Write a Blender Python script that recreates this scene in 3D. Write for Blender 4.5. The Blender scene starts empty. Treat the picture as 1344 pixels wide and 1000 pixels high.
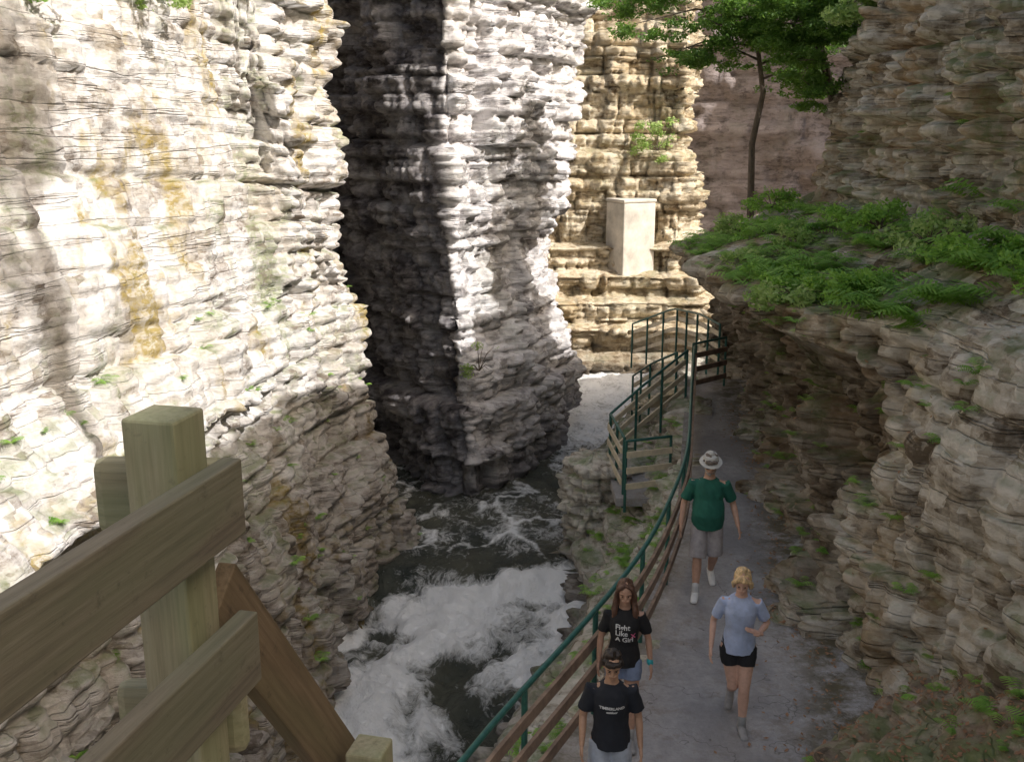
import bpy, math, random
import numpy as np
from mathutils import Vector, Matrix
from mathutils.bvhtree import BVHTree
import bmesh
random.seed(4); rng=np.random.default_rng(7)
S=bpy.context.scene
# ------------------------------------------------------------ noise
def hsh(ix,iy=0,iz=0,seed=0):
    h=(np.asarray(ix).astype(np.int64)*374761393+np.asarray(iy).astype(np.int64)*668265263+np.asarray(iz).astype(np.int64)*1103515245+seed*97463477+12345)&0xffffffff
    h=((h^(h>>13))*1274126177)&0xffffffff
    h=h^(h>>16); h=(h*1911520717)&0xffffffff; h=h^(h>>15)
    return h/4294967295.0
def vn(x,y,z,seed=0):
    x,y,z=np.broadcast_arrays(np.asarray(x,float),np.asarray(y,float),np.asarray(z,float))
    ix,iy,iz=np.floor(x),np.floor(y),np.floor(z); fx,fy,fz=x-ix,y-iy,z-iz
    fx,fy,fz=[f*f*(3-2*f) for f in (fx,fy,fz)]
    r=0
    for dx in (0,1):
        for dy in (0,1):
            for dz in (0,1):
                r=r+hsh(ix+dx,iy+dy,iz+dz,seed)*(fx if dx else 1-fx)*(fy if dy else 1-fy)*(fz if dz else 1-fz)
    return r*2-1
def fbm(x,y,z,seed=0,o=4):
    r=0;a=1;t=0
    for i in range(o):
        r=r+a*vn(x*2**i,y*2**i,z*2**i,seed+i*17); t+=a; a*=.5
    return r/t
def sstep(a,b,x):
    t=np.clip((x-a)/(b-a),0,1); return t*t*(3-2*t)
# ------------------------------------------------------------ mesh helpers
def mesh_obj(name,V,F,mat=None,parent=None,smooth=False):
    me=bpy.data.meshes.new(name)
    V=np.asarray(V,dtype=np.float32)
    if isinstance(F,np.ndarray):
        n=F.shape[1]
        me.vertices.add(len(V)); me.vertices.foreach_set('co',V.ravel())
        me.loops.add(F.size); me.loops.foreach_set('vertex_index',F.ravel().astype(np.int32))
        me.polygons.add(len(F)); me.polygons.foreach_set('loop_start',np.arange(0,F.size,n,dtype=np.int32))
        me.update(calc_edges=True)
    else:
        me.from_pydata([tuple(map(float,v)) for v in V],[],F)
    me.validate()
    if smooth: me.polygons.foreach_set('use_smooth',[True]*len(me.polygons))
    o=bpy.data.objects.new(name,me); S.collection.objects.link(o)
    if mat: me.materials.append(mat)
    if parent: o.parent=parent
    return o
def empty(name,loc=(0,0,0)):
    o=bpy.data.objects.new(name,None); S.collection.objects.link(o); o.location=loc; o.empty_display_size=.2
    return o
def grid_faces(n,m):
    i=np.arange(n-1)[:,None]; j=np.arange(m-1)[None,:]
    a=(i*m+j).ravel()
    return np.stack([a,a+1,a+m+1,a+m],1)
def smooth_grid(P,k):
    for _ in range(k):
        Q=P.copy(); Q[1:-1]=(P[:-2]+2*P[1:-1]+P[2:])/4; P=Q.copy()
        P[:,1:-1]=(Q[:,:-2]+2*Q[:,1:-1]+Q[:,2:])/4
    return P
def strata(s,z,seed,scales,dip=.03,lay=.45):
    zz=z+dip*s+.05*fbm(s*.25,z*.25,0,seed+3,2)
    d=0
    for i,(T,W,A) in enumerate(scales):
        u=zz/T; u=u+.45*vn(u*.8,0.5,0.5,seed+i)
        L=np.floor(u); f=u-L
        v=(s+.12*zz*(hsh(L,5,0,seed+i)-.5))/(W*(.5+1.1*hsh(L,1,0,seed+i)))+hsh(L,2,0,seed+i)*17+.06*vn(s*1.5/W,z*2/T,0,seed+5)
        B=np.floor(v); g=v-B
        h=hsh(L,B,0,seed+40+i); hl=hsh(L,7,0,seed+60+i)
        tilt=(hsh(L,B,3,seed+80+i)-.5)*(g-.5)*1.4+(hsh(L,B,4,seed+81+i)-.5)*(f-.5)*.8
        e=np.minimum(np.minimum(f,1-f)*T,np.minimum(g,1-g)*W)
        d=d+A*((h-.5)*1.4+(hl-.5)*lay+tilt*.9)-A*.6*np.exp(-(e/(.03+.03*min(T,1)))**2)
    return d
def cliff(name,rows,mat,out,seed=1,step=.06,sm=3,scales=((1.1,2.2,.28),(.38,.8,.13),(.13,.35,.05)),rough=.12,ampf=None,dip=.03,shadef=None,lay=.45):
    C=np.array(rows,float)
    dj=np.linalg.norm(np.diff(C,axis=1),axis=2).mean(0); sj=np.r_[0,np.cumsum(dj)]
    dk=np.linalg.norm(np.diff(C,axis=0),axis=2).mean(1); sk=np.r_[0,np.cumsum(dk)]
    nj=int(sj[-1]/step)+2; nk=int(sk[-1]/step)+2
    tj=np.linspace(0,sj[-1],nj); tk=np.linspace(0,sk[-1],nk)
    A=np.zeros((C.shape[0],nj,3))
    for k in range(C.shape[0]):
        for c in range(3): A[k,:,c]=np.interp(tj,sj,C[k,:,c])
    ia=np.clip(np.searchsorted(sk,tk,side='right')-1,0,len(sk)-2); w=((tk-sk[ia])/(sk[ia+1]-sk[ia]))[:,None,None]
    P=A[ia]*(1-w)+A[ia+1]*w
    P=smooth_grid(P,sm)
    def normals(P):
        N=np.cross(np.gradient(P,axis=1),np.gradient(P,axis=0)); N/=np.linalg.norm(N,axis=2,keepdims=True)+1e-9
        if (N.reshape(-1,3)@np.array(out)).mean()<0: N=-N
        return N
    N=normals(smooth_grid(P,6))
    s=np.broadcast_to(tj[None,:],(nk,nj)); x,y,z=P[...,0],P[...,1],P[...,2]
    d=strata(s,z,seed,scales,dip,lay)
    flat=np.clip(1-np.abs(N[...,2])*1.05,.15,1)
    d=d*flat
    amp=1 if ampf is None else ampf(x,y,z)
    d=d*amp+rough*fbm(x*.6,y*.6,z*.8,seed+9,2)*(.5+.5*np.asarray(amp))+.010*fbm(x*7,y*7,z*12,seed+11,2)
    Q=P+N*d[...,None]
    o=mesh_obj(name,Q.reshape(-1,3),grid_faces(nk,nj),mat)
    if shadef is not None:
        at=o.data.attributes.new('damp','FLOAT','POINT'); at.data.foreach_set('value',np.clip(shadef(x,y,z,N),0,1).astype(np.float32).ravel())  # per-vertex mask of shade painted into the rock colour
    return o,Q.reshape(-1,3),normals(Q).reshape(-1,3)
# ------------------------------------------------------------ materials
def newmat(name):
    m=bpy.data.materials.new(name); m.use_nodes=True; nt=m.node_tree; b=nt.nodes['Principled BSDF']
    return m,nt,b
def nd(nt,t,**k):
    n=nt.nodes.new(t)
    for a,v in k.items(): setattr(n,a,v)
    return n
def mapping(nt,coord,sc):
    mp=nd(nt,'ShaderNodeMapping'); mp.inputs['Scale'].default_value=sc; nt.links.new(coord,mp.inputs[0]); return mp.outputs[0]
def noise(nt,coord,scale,detail=4,rough=.6,sc=(1,1,1)):
    n=nd(nt,'ShaderNodeTexNoise'); n.inputs['Scale'].default_value=scale; n.inputs['Detail'].default_value=detail; n.inputs['Roughness'].default_value=rough
    nt.links.new(mapping(nt,coord,sc),n.inputs['Vector']); return n.outputs['Fac']
def ramp(nt,fac,stops):
    r=nd(nt,'ShaderNodeValToRGB'); nt.links.new(fac,r.inputs[0]); e=r.color_ramp.elements
    while len(e)<len(stops): e.new(.5)
    for el,(p,c) in zip(e,stops): el.position=p; el.color=(*c,1) if len(c)==3 else c
    return r.outputs[0]
def mix(nt,f,a,b,mode='MIX'):
    m=nd(nt,'ShaderNodeMix',data_type='RGBA',blend_type=mode)
    for s,v in ((0,f),(6,a),(7,b)):
        if isinstance(v,(int,float)): m.inputs[s].default_value=v
        elif isinstance(v,tuple): m.inputs[s].default_value=(*v,1)
        else: nt.links.new(v,m.inputs[s])
    return m.outputs[2]
def math_(nt,op,a,b=None,clamp=False):
    m=nd(nt,'ShaderNodeMath',operation=op,use_clamp=clamp)
    for i,v in enumerate((a,b)):
        if v is None: continue
        if isinstance(v,(int,float)): m.inputs[i].default_value=v
        else: nt.links.new(v,m.inputs[i])
    return m.outputs[0]
def maprange(nt,v,a,b,c=0,d=1):
    m=nd(nt,'ShaderNodeMapRange'); nt.links.new(v,m.inputs[0])
    for i,x in enumerate((a,b,c,d)): m.inputs[i+1].default_value=x
    return m.outputs[0]
def rock_mat(name,light,mid,dark,stain,moss=(.06,.09,.02),mossamt=.5,stainamt=.5,wetz=-2.2,bump=.8,seam=.6,yellow=None,wetshadec=(.22,.22,.25)):
    m,nt,b=newmat(name)
    co=nd(nt,'ShaderNodeNewGeometry'); pos=co.outputs['Position']
    fine=noise(nt,pos,6,6,.75,(1,1,2.4)); mid_=noise(nt,pos,1.3,5,.68,(1,1,1.5)); big=noise(nt,pos,.5,5,.68,(1.2,1.2,.6))
    streak=noise(nt,pos,1.0,4,.65,(2.6,2.6,.35))
    def cell(sc,rnd=.8):
        v=nd(nt,'ShaderNodeTexVoronoi',distance='CHEBYCHEV'); v.inputs['Scale'].default_value=1; v.inputs['Randomness'].default_value=rnd
        nt.links.new(mapping(nt,pos,sc),v.inputs['Vector'])
        sp=nd(nt,'ShaderNodeSeparateColor'); nt.links.new(v.outputs['Color'],sp.inputs[0]); return sp.outputs[0]
    c1=cell((1.8,1.8,4.0)); c2=cell((5.0,5.0,12),.9)
    def seamf(sc,w):
        n=noise(nt,pos,1,3,.55,sc); return maprange(nt,math_(nt,'ABSOLUTE',math_(nt,'SUBTRACT',n,.5)),0,w,1,0)
    s1=seamf((.2,.2,4.0),.015); s3=seamf((2.2,2.2,.5),.012)
    tone=math_(nt,'ADD',math_(nt,'MULTIPLY',c1,.24),math_(nt,'ADD',math_(nt,'MULTIPLY',c2,.20),math_(nt,'ADD',math_(nt,'MULTIPLY',fine,.62),math_(nt,'MULTIPLY',mid_,.80))))
    tone=math_(nt,'ADD',math_(nt,'SUBTRACT',tone,.61),math_(nt,'MULTIPLY',streak,.35))
    c=ramp(nt,tone,[(.24,dark),(.44,mid),(.66,light)])
    sf=math_(nt,'MULTIPLY',maprange(nt,noise(nt,pos,.8,4,.65,(1,1,.6)),.5,.66),stainamt,True)
    c=mix(nt,sf,c,stain)
    if yellow:
        yf=math_(nt,'MULTIPLY',math_(nt,'MULTIPLY',maprange(nt,big,.53,.61),maprange(nt,fine,.38,.55,.2,1)),yellow[1],True); c=mix(nt,yf,c,yellow[0])
    dk=tuple(x*.25 for x in dark)
    for s_,k_ in ((s1,seam),(s3,seam*.9)):
        c=mix(nt,math_(nt,'MULTIPLY',math_(nt,'MULTIPLY',s_,maprange(nt,mid_,.42,.6,0,1.)),k_),c,dk)
    sep=nd(nt,'ShaderNodeSeparateXYZ'); nt.links.new(co.outputs['Normal'],sep.inputs[0])
    up=maprange(nt,sep.outputs[2],.25,.8)
    mf=math_(nt,'MULTIPLY',math_(nt,'MULTIPLY',up,maprange(nt,mid_,.46,.6)),mossamt,True)
    c=mix(nt,mf,c,moss)
    mf2=math_(nt,'MULTIPLY',maprange(nt,big,.46,.38),mossamt*.9,True)
    c=mix(nt,math_(nt,'MULTIPLY',mf2,maprange(nt,fine,.42,.56,.1,1)),c,tuple(x*1.4 for x in moss))
    sp=nd(nt,'ShaderNodeSeparateXYZ'); nt.links.new(pos,sp.inputs[0])
    zz=math_(nt,'ADD',sp.outputs[2],big)
    wet=maprange(nt,zz,wetz+.1,wetz+1.0,1,0)
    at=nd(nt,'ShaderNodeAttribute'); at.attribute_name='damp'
    wet=math_(nt,'MAXIMUM',math_(nt,'MULTIPLY',wet,.8),math_(nt,'MULTIPLY',at.outputs['Fac'],maprange(nt,mid_,.38,.62,1,.6)))  # wet rock at the waterline joined with the painted shade mask
    c=mix(nt,wet,c,mix(nt,1.,c,wetshadec,'MULTIPLY'))  # one tint darkens both wet rock and painted shade
    nt.links.new(c,b.inputs['Base Color'])
    nt.links.new(maprange(nt,wet,0,1,.9,.55),b.inputs['Roughness']); b.inputs['Specular IOR Level'].default_value=.2
    h=math_(nt,'ADD',math_(nt,'MULTIPLY',c1,1.1),math_(nt,'MULTIPLY',c2,.6))
    h=math_(nt,'ADD',h,math_(nt,'MULTIPLY',fine,.6))
    h=math_(nt,'SUBTRACT',h,math_(nt,'MULTIPLY',s1,.4))
    bp=nd(nt,'ShaderNodeBump'); bp.inputs['Strength'].default_value=bump; bp.inputs['Distance'].default_value=.06
    nt.links.new(h,bp.inputs['Height']); nt.links.new(bp.outputs[0],b.inputs['Normal'])
    return m
def simple(name,col,rough=.7,var=.25,scale=12,bump=.15,bd=.01,metal=0,sc=(1,1,1)):
    m,nt,b=newmat(name); co=nd(nt,'ShaderNodeTexCoord').outputs['Object']
    n=noise(nt,co,scale,5,.65,sc)
    c=ramp(nt,n,[(.3,tuple(x*(1-var) for x in col)),(.7,tuple(min(1,x*(1+var)) for x in col))])
    nt.links.new(c,b.inputs['Base Color']); b.inputs['Roughness'].default_value=rough; b.inputs['Metallic'].default_value=metal
    bp=nd(nt,'ShaderNodeBump'); bp.inputs['Strength'].default_value=bump; bp.inputs['Distance'].default_value=bd
    nt.links.new(n,bp.inputs['Height']); nt.links.new(bp.outputs[0],b.inputs['Normal']); return m
def leaf_mat(name,c1,c2,tr=.35):
    m,nt,b=newmat(name); pos=nd(nt,'ShaderNodeNewGeometry').outputs['Position']
    c=ramp(nt,noise(nt,pos,5,4,.7),[(.32,c1),(.66,c2)])
    nt.links.new(c,b.inputs['Base Color']); b.inputs['Roughness'].default_value=.55
    t=nd(nt,'ShaderNodeBsdfTranslucent'); nt.links.new(mix(nt,.5,c,(.3,.5,.06)),t.inputs[0])
    ms=nd(nt,'ShaderNodeMixShader'); ms.inputs[0].default_value=tr
    nt.links.new(b.outputs[0],ms.inputs[1]); nt.links.new(t.outputs[0],ms.inputs[2])
    nt.links.new(ms.outputs[0],nt.nodes['Material Output'].inputs[0]); return m
def wood_mat(name,c1,c2,c3):
    m,nt,b=newmat(name); co=nd(nt,'ShaderNodeTexCoord').outputs['Object']
    g=noise(nt,co,14,6,.65,(.25,5,5)); g2=noise(nt,co,3,3,.5,(.6,3,3)); kn=nd(nt,'ShaderNodeTexVoronoi'); kn.inputs['Scale'].default_value=5
    nt.links.new(mapping(nt,co,(.7,1.6,1.6)),kn.inputs['Vector'])
    c=ramp(nt,g,[(.3,c1),(.5,c2),(.7,c3)])
    c=mix(nt,maprange(nt,g2,.45,.62,0,.4),c,tuple(x*y for x,y in zip(c2,(.75,1.0,.8))))
    c=mix(nt,maprange(nt,noise(nt,co,30,4,.7),.6,.75,0,.5),c,tuple(x*.4 for x in c1))
    c=mix(nt,maprange(nt,kn.outputs['Distance'],.05,.11,.85,0),c,tuple(x*.25 for x in c1))
    nt.links.new(c,b.inputs['Base Color']); b.inputs['Roughness'].default_value=.8
    bp=nd(nt,'ShaderNodeBump'); bp.inputs['Strength'].default_value=.5; bp.inputs['Distance'].default_value=.003
    nt.links.new(g,bp.inputs['Height']); nt.links.new(bp.outputs[0],b.inputs['Normal']); return m

M_pale=rock_mat('pale_sandstone',(.84,.81,.79),(.61,.575,.55),(.22,.185,.155),(.48,.40,.28),moss=(.12,.15,.04),mossamt=.7,stainamt=.4,yellow=((.34,.25,.06),.9),seam=.12,wetshadec=(.42,.39,.36),wetz=-2.0)
M_gray=rock_mat('gray_sandstone',(.86,.83,.83),(.62,.59,.59),(.22,.20,.20),(.46,.40,.32),mossamt=.2,stainamt=.3,seam=.2,wetshadec=(.14,.135,.15))
M_tan=rock_mat('tan_sandstone',(.74,.66,.52),(.54,.45,.32),(.22,.16,.10),(.42,.30,.15),mossamt=.3,stainamt=.5,seam=.6,bump=1)
M_brown=rock_mat('brown_sandstone',(.64,.59,.51),(.40,.345,.27),(.12,.09,.06),(.40,.26,.12),mossamt=.75,stainamt=.55,moss=(.09,.13,.035),seam=.25,bump=1,wetshadec=(.32,.27,.22))
M_bank=rock_mat('bank_rock',(.70,.66,.59),(.50,.455,.39),(.18,.15,.115),(.42,.34,.2),mossamt=.7,stainamt=.35,moss=(.11,.17,.045),wetz=-2.6,seam=.4)
M_far=rock_mat('far_rock',(.44,.38,.37),(.37,.315,.305),(.19,.16,.15),(.30,.24,.21),mossamt=.2,stainamt=.3,seam=.3)
M_debris=rock_mat('debris_rock',(.42,.35,.27),(.25,.19,.14),(.09,.07,.05),(.30,.17,.10),mossamt=.7,stainamt=.5,moss=(.09,.14,.035))

# ------------------------------------------------------------ cliffs
L=[]
def Lr(z,pts): L.append([(x,y,z) for x,y in pts])
Lr(-3.6,[(-4.6,0),(-4.1,4),(-3.5,8),(-2.6,12),(-2.75,14.5),(-2.9,16.4),(-2.4,18.4),(-1.9,19.7),(-3.0,21),(-5.0,24),(-7,28)])
Lr(-2.0,[(-4.8,0),(-4.2,4),(-3.65,8),(-2.9,12),(-2.95,14.5),(-3.0,16.4),(-2.6,18.4),(-2.15,19.8),(-3.2,21),(-5.1,24),(-7,28)])
Lr(-.4,[(-4.9,0),(-4.4,4),(-3.9,8),(-3.4,12),(-3.3,14.5),(-3.2,16.6),(-2.9,18.6),(-2.6,19.9),(-3.4,21),(-5.2,24),(-7,28)])
Lr(.75,[(-5,0),(-4.5,4),(-4.15,8),(-3.8,12),(-3.6,14.5),(-3.5,16.8),(-3.2,18.8),(-2.9,20),(-3.6,21.1),(-5.3,24),(-7,28)])
Lr(1.1,[(-5.7,0),(-5.4,4),(-5.1,8),(-4.5,12),(-3.9,14.5),(-3.55,16.8),(-3.3,18.8),(-2.95,20),(-3.6,21.1),(-5.3,24),(-7,28)])
Lr(1.5,[(-5.8,0),(-5.5,4),(-5.2,8),(-4.5,12),(-3.95,14.5),(-3.6,16.8),(-3.35,18.8),(-3.05,20),(-3.6,21.1),(-5.3,24),(-7,28)])
Lr(1.65,[(-5.2,0),(-4.7,4),(-4.25,8),(-3.95,12),(-3.8,14.5),(-3.65,16.9),(-3.4,18.9),(-3.1,20),(-3.8,21.1),(-5.4,24),(-7,28)])
Lr(2.0,[(-5.4,0),(-5.0,4),(-4.6,8),(-4.2,12),(-3.95,14.5),(-3.7,16.9),(-3.45,18.9),(-3.15,20),(-3.8,21.1),(-5.4,24),(-7,28)])
Lr(2.6,[(-6.0,0),(-5.6,4),(-5.1,8),(-4.5,12),(-4.15,14.5),(-3.85,16.9),(-3.5,18.9),(-3.2,20),(-3.9,21.1),(-5.5,24),(-7,28)])
Lr(6.0,[(-6.6,0),(-6.4,4),(-6,8),(-5.3,12),(-4.8,14.5),(-4.5,16.5),(-3.8,17.0),(-3.5,20),(-4.2,21.2),(-5.7,24),(-7,28)])
Lr(8.5,[(-6.8,0),(-6.7,4),(-6.3,8),(-5.6,12),(-5.0,14.5),(-4.7,16.5),(-3.95,16.9),(-3.4,20),(-4.1,21.2),(-5.8,24),(-7,28)])
Lr(11,[(-7.2,0),(-7,4),(-6.6,8),(-5.9,12),(-5.3,14.5),(-4.9,16.8),(-4.1,17.2),(-3.5,20),(-4.2,21.2),(-5.9,24),(-7,28)])
Lr(11.8,[(-12,0),(-12,4),(-11,8),(-10,12),(-9,14.5),(-8,16.8),(-7.5,17.4),(-7,20),(-7,21.4),(-7.6,24),(-8.5,28)])
def lamp_(x,y,z):
    return 1-.62*sstep(2.4,3.4,z)*(1-sstep(16.2,17.0,y))
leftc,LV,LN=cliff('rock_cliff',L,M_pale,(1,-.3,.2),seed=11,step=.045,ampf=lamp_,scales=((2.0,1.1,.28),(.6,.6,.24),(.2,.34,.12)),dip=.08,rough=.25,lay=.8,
   shadef=lambda x,y,z,N: np.maximum(.95*sstep(20.2,20.9,y),.85*(1-sstep(-.6,1.6,z+1.3*fbm(x*.8,y*.8,z,3,3)))))  # paints shade into the gap side and below the wall's shadow line
B=[]
def Br(z,pts): B.append([(x,y,z) for x,y in pts])
Br(-3.6,[(-7.5,31),(-4,26),(-2.2,22.9),(-.75,21.9),(.6,23.6),(1.5,25.6),(1.95,27.2),(1.4,29.5),(0,33)])
Br(-1.2,[(-7.5,31),(-4,26),(-2.3,23.1),(-.95,22.1),(.35,23.9),(1.3,25.9),(1.9,27.4),(1.35,29.7),(0,33)])
Br(1.2,[(-7.5,31),(-4.2,26),(-2.6,23.3),(-1.2,22.4),(.1,24.1),(.85,26),(1.3,27.6),(1.0,29.8),(-.2,33)])
Br(2.5,[(-7.5,31),(-4.3,26),(-2.8,23.4),(-1.35,22.6),(-.15,24.2),(.5,26),(1.0,27.6),(.9,29.8),(-.3,33)])
Br(5,[(-7.5,31),(-4.4,26.2),(-3,23.6),(-1.4,22.8),(0.,24.3),(1.0,26),(1.55,27.6),(1.3,29.8),(-.2,33)])
Br(8.5,[(-7.5,31),(-4.4,26.2),(-3,23.8),(-1.4,22.9),(.15,24.4),(1.4,26.1),(2.1,27.6),(1.7,29.8),(0,33)])
Br(11.5,[(-7.5,31),(-4.6,26.2),(-3.2,24),(-1.6,23.1),(0,24.6),(1.4,26.3),(2.1,27.8),(1.7,30),(0,33)])
Br(12,[(-7.5,33),(-4.6,31),(-3.2,30),(-1.6,29),(-1,29),(0,29.5),(.5,30),(.7,32),(0,34)])
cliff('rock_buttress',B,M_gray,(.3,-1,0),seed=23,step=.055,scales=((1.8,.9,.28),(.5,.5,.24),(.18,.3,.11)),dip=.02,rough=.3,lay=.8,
   shadef=lambda x,y,z,N: np.maximum((1-sstep(-.5,.1,N[...,0]+.35*fbm(x*1.2,y*1.2,z*1.5,5,3))),.5*(1-sstep(-1.5,.5,z))))  # left face painted dark as its shaded side; base darkened too
T=[]
def Tr(z,y,xr): T.append([(-5,y-1,z),(0,y-.3,z),(2.5,y,z),(4.6,y+.1,z),(xr-.6,y-.4,z),(xr,y+.4,z),(xr+.5,y+5,z),(xr+1.5,y+14,z)])
for z,y,xr in ((-3.6,33.6,7.6),(-2.3,33.9,7.5),(-2.1,34.9,7.4),(-1.3,34.6,7.4),(-1.15,35.3,7.4),(-.4,35.1,7.3),(-.25,35.9,7.3),(.45,35.7,7.1),(.6,36.5,7.0),(1.4,36.3,6.9),(1.55,37.3,6.8),(4.6,37.5,6.8),(4.8,38.0,6.7),(9,38.3,6.9),(12.5,38.8,7.0),(13,44,7.2)): Tr(z,y,xr)
cliff('stepped_cliff',T,M_tan,(0,-1,0),seed=31,step=.07,sm=1,scales=((1.4,1.8,.45),(.5,.8,.30),(.2,.4,.12)),dip=.01,lay=.9)
G=[[(x,y,z) for x,y in ((-22,46),(-8,50),(2,52),(12,50),(22,44),(34,30))] for z in (-4,6,20)]
cliff('background_cliff',G,M_far,(0,-1,0),seed=41,step=.2,scales=((2,3,.4),(.7,1.2,.3)),rough=.4,shadef=lambda x,y,z,N:.1+0*x)
ys=[-8,3,6,8,9.6,10.6,11.6,13,15.8,18.5,21.5,25,30]
R=[]
def Rr(zs,xs,yy=None):
    yy=yy or ys
    if not isinstance(zs,(list,tuple)): zs=[zs]*len(xs)
    R.append([(x,y,z) for x,y,z in zip(xs,yy,zs)])
Rr(-.5,[5.6,5.0,4.5,4.1,3.5,3.35,3.65,3.9,4.45,4.65,4.9,5.4,7.0])
Rr(1.0,[5.6,5.0,4.6,4.2,3.65,3.6,4.35,4.15,4.75,4.8,5.0,5.4,7.0])
Rr(2.3,[5.6,5.0,4.7,4.35,3.95,3.95,4.7,4.3,4.8,4.7,4.8,5.2,7.0])
Rr(2.75,[5.7,5.1,4.8,4.5,4.15,4.1,4.3,3.85,4.2,4.0,4.0,4.7,7.0])
Rr([2.95]*11+[2.6,2.2],[5.75,5.15,4.9,4.6,4.3,4.2,3.75,3.35,3.5,3.4,3.5,4.5,7.0])
Rr([3.35,3.35,3.35,3.45,3.45,3.45,3.4,3.35,3.25,3.25,3.15,2.8,2.5],[5.8,5.3,4.95,4.7,4.45,4.35,3.8,3.4,3.5,3.4,3.5,4.6,7.1])
Rr([3.9,3.9,3.9,3.9,3.8,3.7,3.6,3.5,3.5,3.5,3.4,3.2,3],[6.0,5.6,5.4,5.3,5.1,4.9,4.6,4.3,4.3,4.3,4.5,5.5,7.8])
Rr([4.2]*11+[4.0,3.8],[6.3,6.1,6.0,5.95,5.95,5.95,5.95,6.0,6.2,6.25,6.4,7.8,9.5],[-8,3,6,8,9.6,10.6,11.6,13,15.8,18.5,21.8,24,30])
Rr([7]*10+[7,5.2,4.6],[6.7,6.5,6.3,6.2,6.2,6.2,6.2,6.25,6.4,6.45,6.6,8.8,11],[-8,3,6,8,9.6,10.6,11.6,13,15.8,18.5,21.6,23.5,30])
Rr([12,12,12,12,11.5,11.3,11,10.5,9.2,8.7,8.4,6,5],[7.0,6.9,6.7,6.6,6.6,6.6,6.6,6.6,6.8,6.9,7.3,9.6,12],[-8,3,6,8,9.6,10.6,11.6,13,15.8,18.5,21.2,23,30])
Rr([14.8,14.4,14.2,13.8,13.4,13.1,12.8,12.0,10.2,9.3,8.8,6.6,5.5],[8.4,8.4,8.2,8.2,8.2,8.2,8.2,8.2,8.4,8.8,9.3,12,14],[-8,3,6,8,9.6,10.6,11.6,13,15.8,18.5,21,23,30])
def ramp_(x,y,z):
    return 1-.6*(1-sstep(9.3,10.6,y))*(1-sstep(3.9,4.4,z))
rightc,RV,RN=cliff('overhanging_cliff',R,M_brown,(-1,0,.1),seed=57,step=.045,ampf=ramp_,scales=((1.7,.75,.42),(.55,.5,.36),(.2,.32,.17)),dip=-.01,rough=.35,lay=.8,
   shadef=lambda x,y,z,N: .9*sstep(10.2,11.2,y)*(1-sstep(2.7,3.3,z+.4*fbm(x,y,z,7,3)))*sstep(-.2,.6,z+.8*fbm(x,y*1.2,z*1.2,8,3)))  # shade under the overhang painted into the recess colour
D=[[(1.9,4.0,-.15),(2.0,5.5,-.15),(2.2,7.2,-.15),(2.6,7.95,-.15),(3.2,8.35,-.15),(3.6,9.1,-.15),(3.9,9.8,-.15)],
   [(2.2,4.0,.4),(2.3,5.3,.4),(2.5,6.9,.35),(2.9,7.6,.35),(3.4,8.05,.35),(3.8,8.8,.3),(4.1,9.7,.3)],
   [(2.9,4.0,.8),(3.0,5.2,.8),(3.1,6.5,.7),(3.4,7.1,.75),(3.8,7.6,.8),(4.1,8.4,.6),(4.3,9.6,.5)],
   [(4.0,4.0,1.1),(4.0,5.0,1.1),(4.0,6.0,1.1),(4.1,6.6,1.15),(4.3,7.1,1.2),(4.5,8.0,1.0),(4.6,9.5,.8)],
   [(5.4,4.0,1.5),(5.4,5.0,1.5),(5.4,6.0,1.5),(5.4,6.6,1.6),(5.4,7.1,1.6),(5.2,8.0,1.3),(5,9.4,.9)]]
_,DV,DN=cliff('debris_ledge',D,M_debris,(-.5,-.3,1),seed=77,step=.03,scales=((.4,.6,.40),(.15,.3,.18)),rough=.22)
by=[0,3,6.3,8,10.1,12,13.3,15,16.8,18.4,19.6,20.8,23.3,27.8,33,36]
rx=np.interp(by,[0,3,6.3,8,10.1,13.3,16.8,20.6,24,36],[-2.6,-1.5,-.35,.52,1.5,2.5,3.15,3.86,4.6,9.5])
wx=np.interp(by,[0,3,8,12.25,13.6,16.8,18.4,19.6,20.8,23.3,27.8,33,36],[-3.6,-2.9,-1.2,-.3,.1,1.0,1.0,1.0,1.35,1.5,2.7,4.5,8])
K=[]
for f,z in ((-.35,-.12),(-.06,-.06),(.06,-.12),(.12,-.7),(.32,-.95),(.42,-1.5),(.66,-1.75),(.78,-2.35),(.94,-2.6),(1.0,-3.5)):
    K.append([(r+(w-r)*f if f>0 else r+f*-1.0, y, z-(.5*max(0,min(1,(y-21)/3)) if f<.5 else 0)) for r,w,y in zip(rx,wx,by)])
_,KV,KN=cliff('river_bank',K,M_bank,(-1,-.2,.6),seed=91,step=.045,scales=((.7,.9,.36),(.28,.5,.26),(.11,.3,.10)),rough=.25,sm=2,lay=.8)
Fp=[]
for z,s in ((-3.6,1.15),(-2.4,1.0),(-1.4,.85),(-.85,.72),(-.75,.05)):
    cx,cy=1.65,19.1
    Fp.append([(cx+s*a,cy+s*b,z) for a,b in ((1.2,.9),(-.1,1.0),(-.8,.5),(-.85,-.3),(-.3,-.9),(.6,-.9),(1.2,-.5),(1.25,.9))])
cliff('river_boulder',Fp,M_bank,(-.5,-1,.2),seed=95,step=.035,scales=((.9,.6,.3),(.3,.4,.2),(.12,.22,.08)),rough=.2,sm=2)
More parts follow.
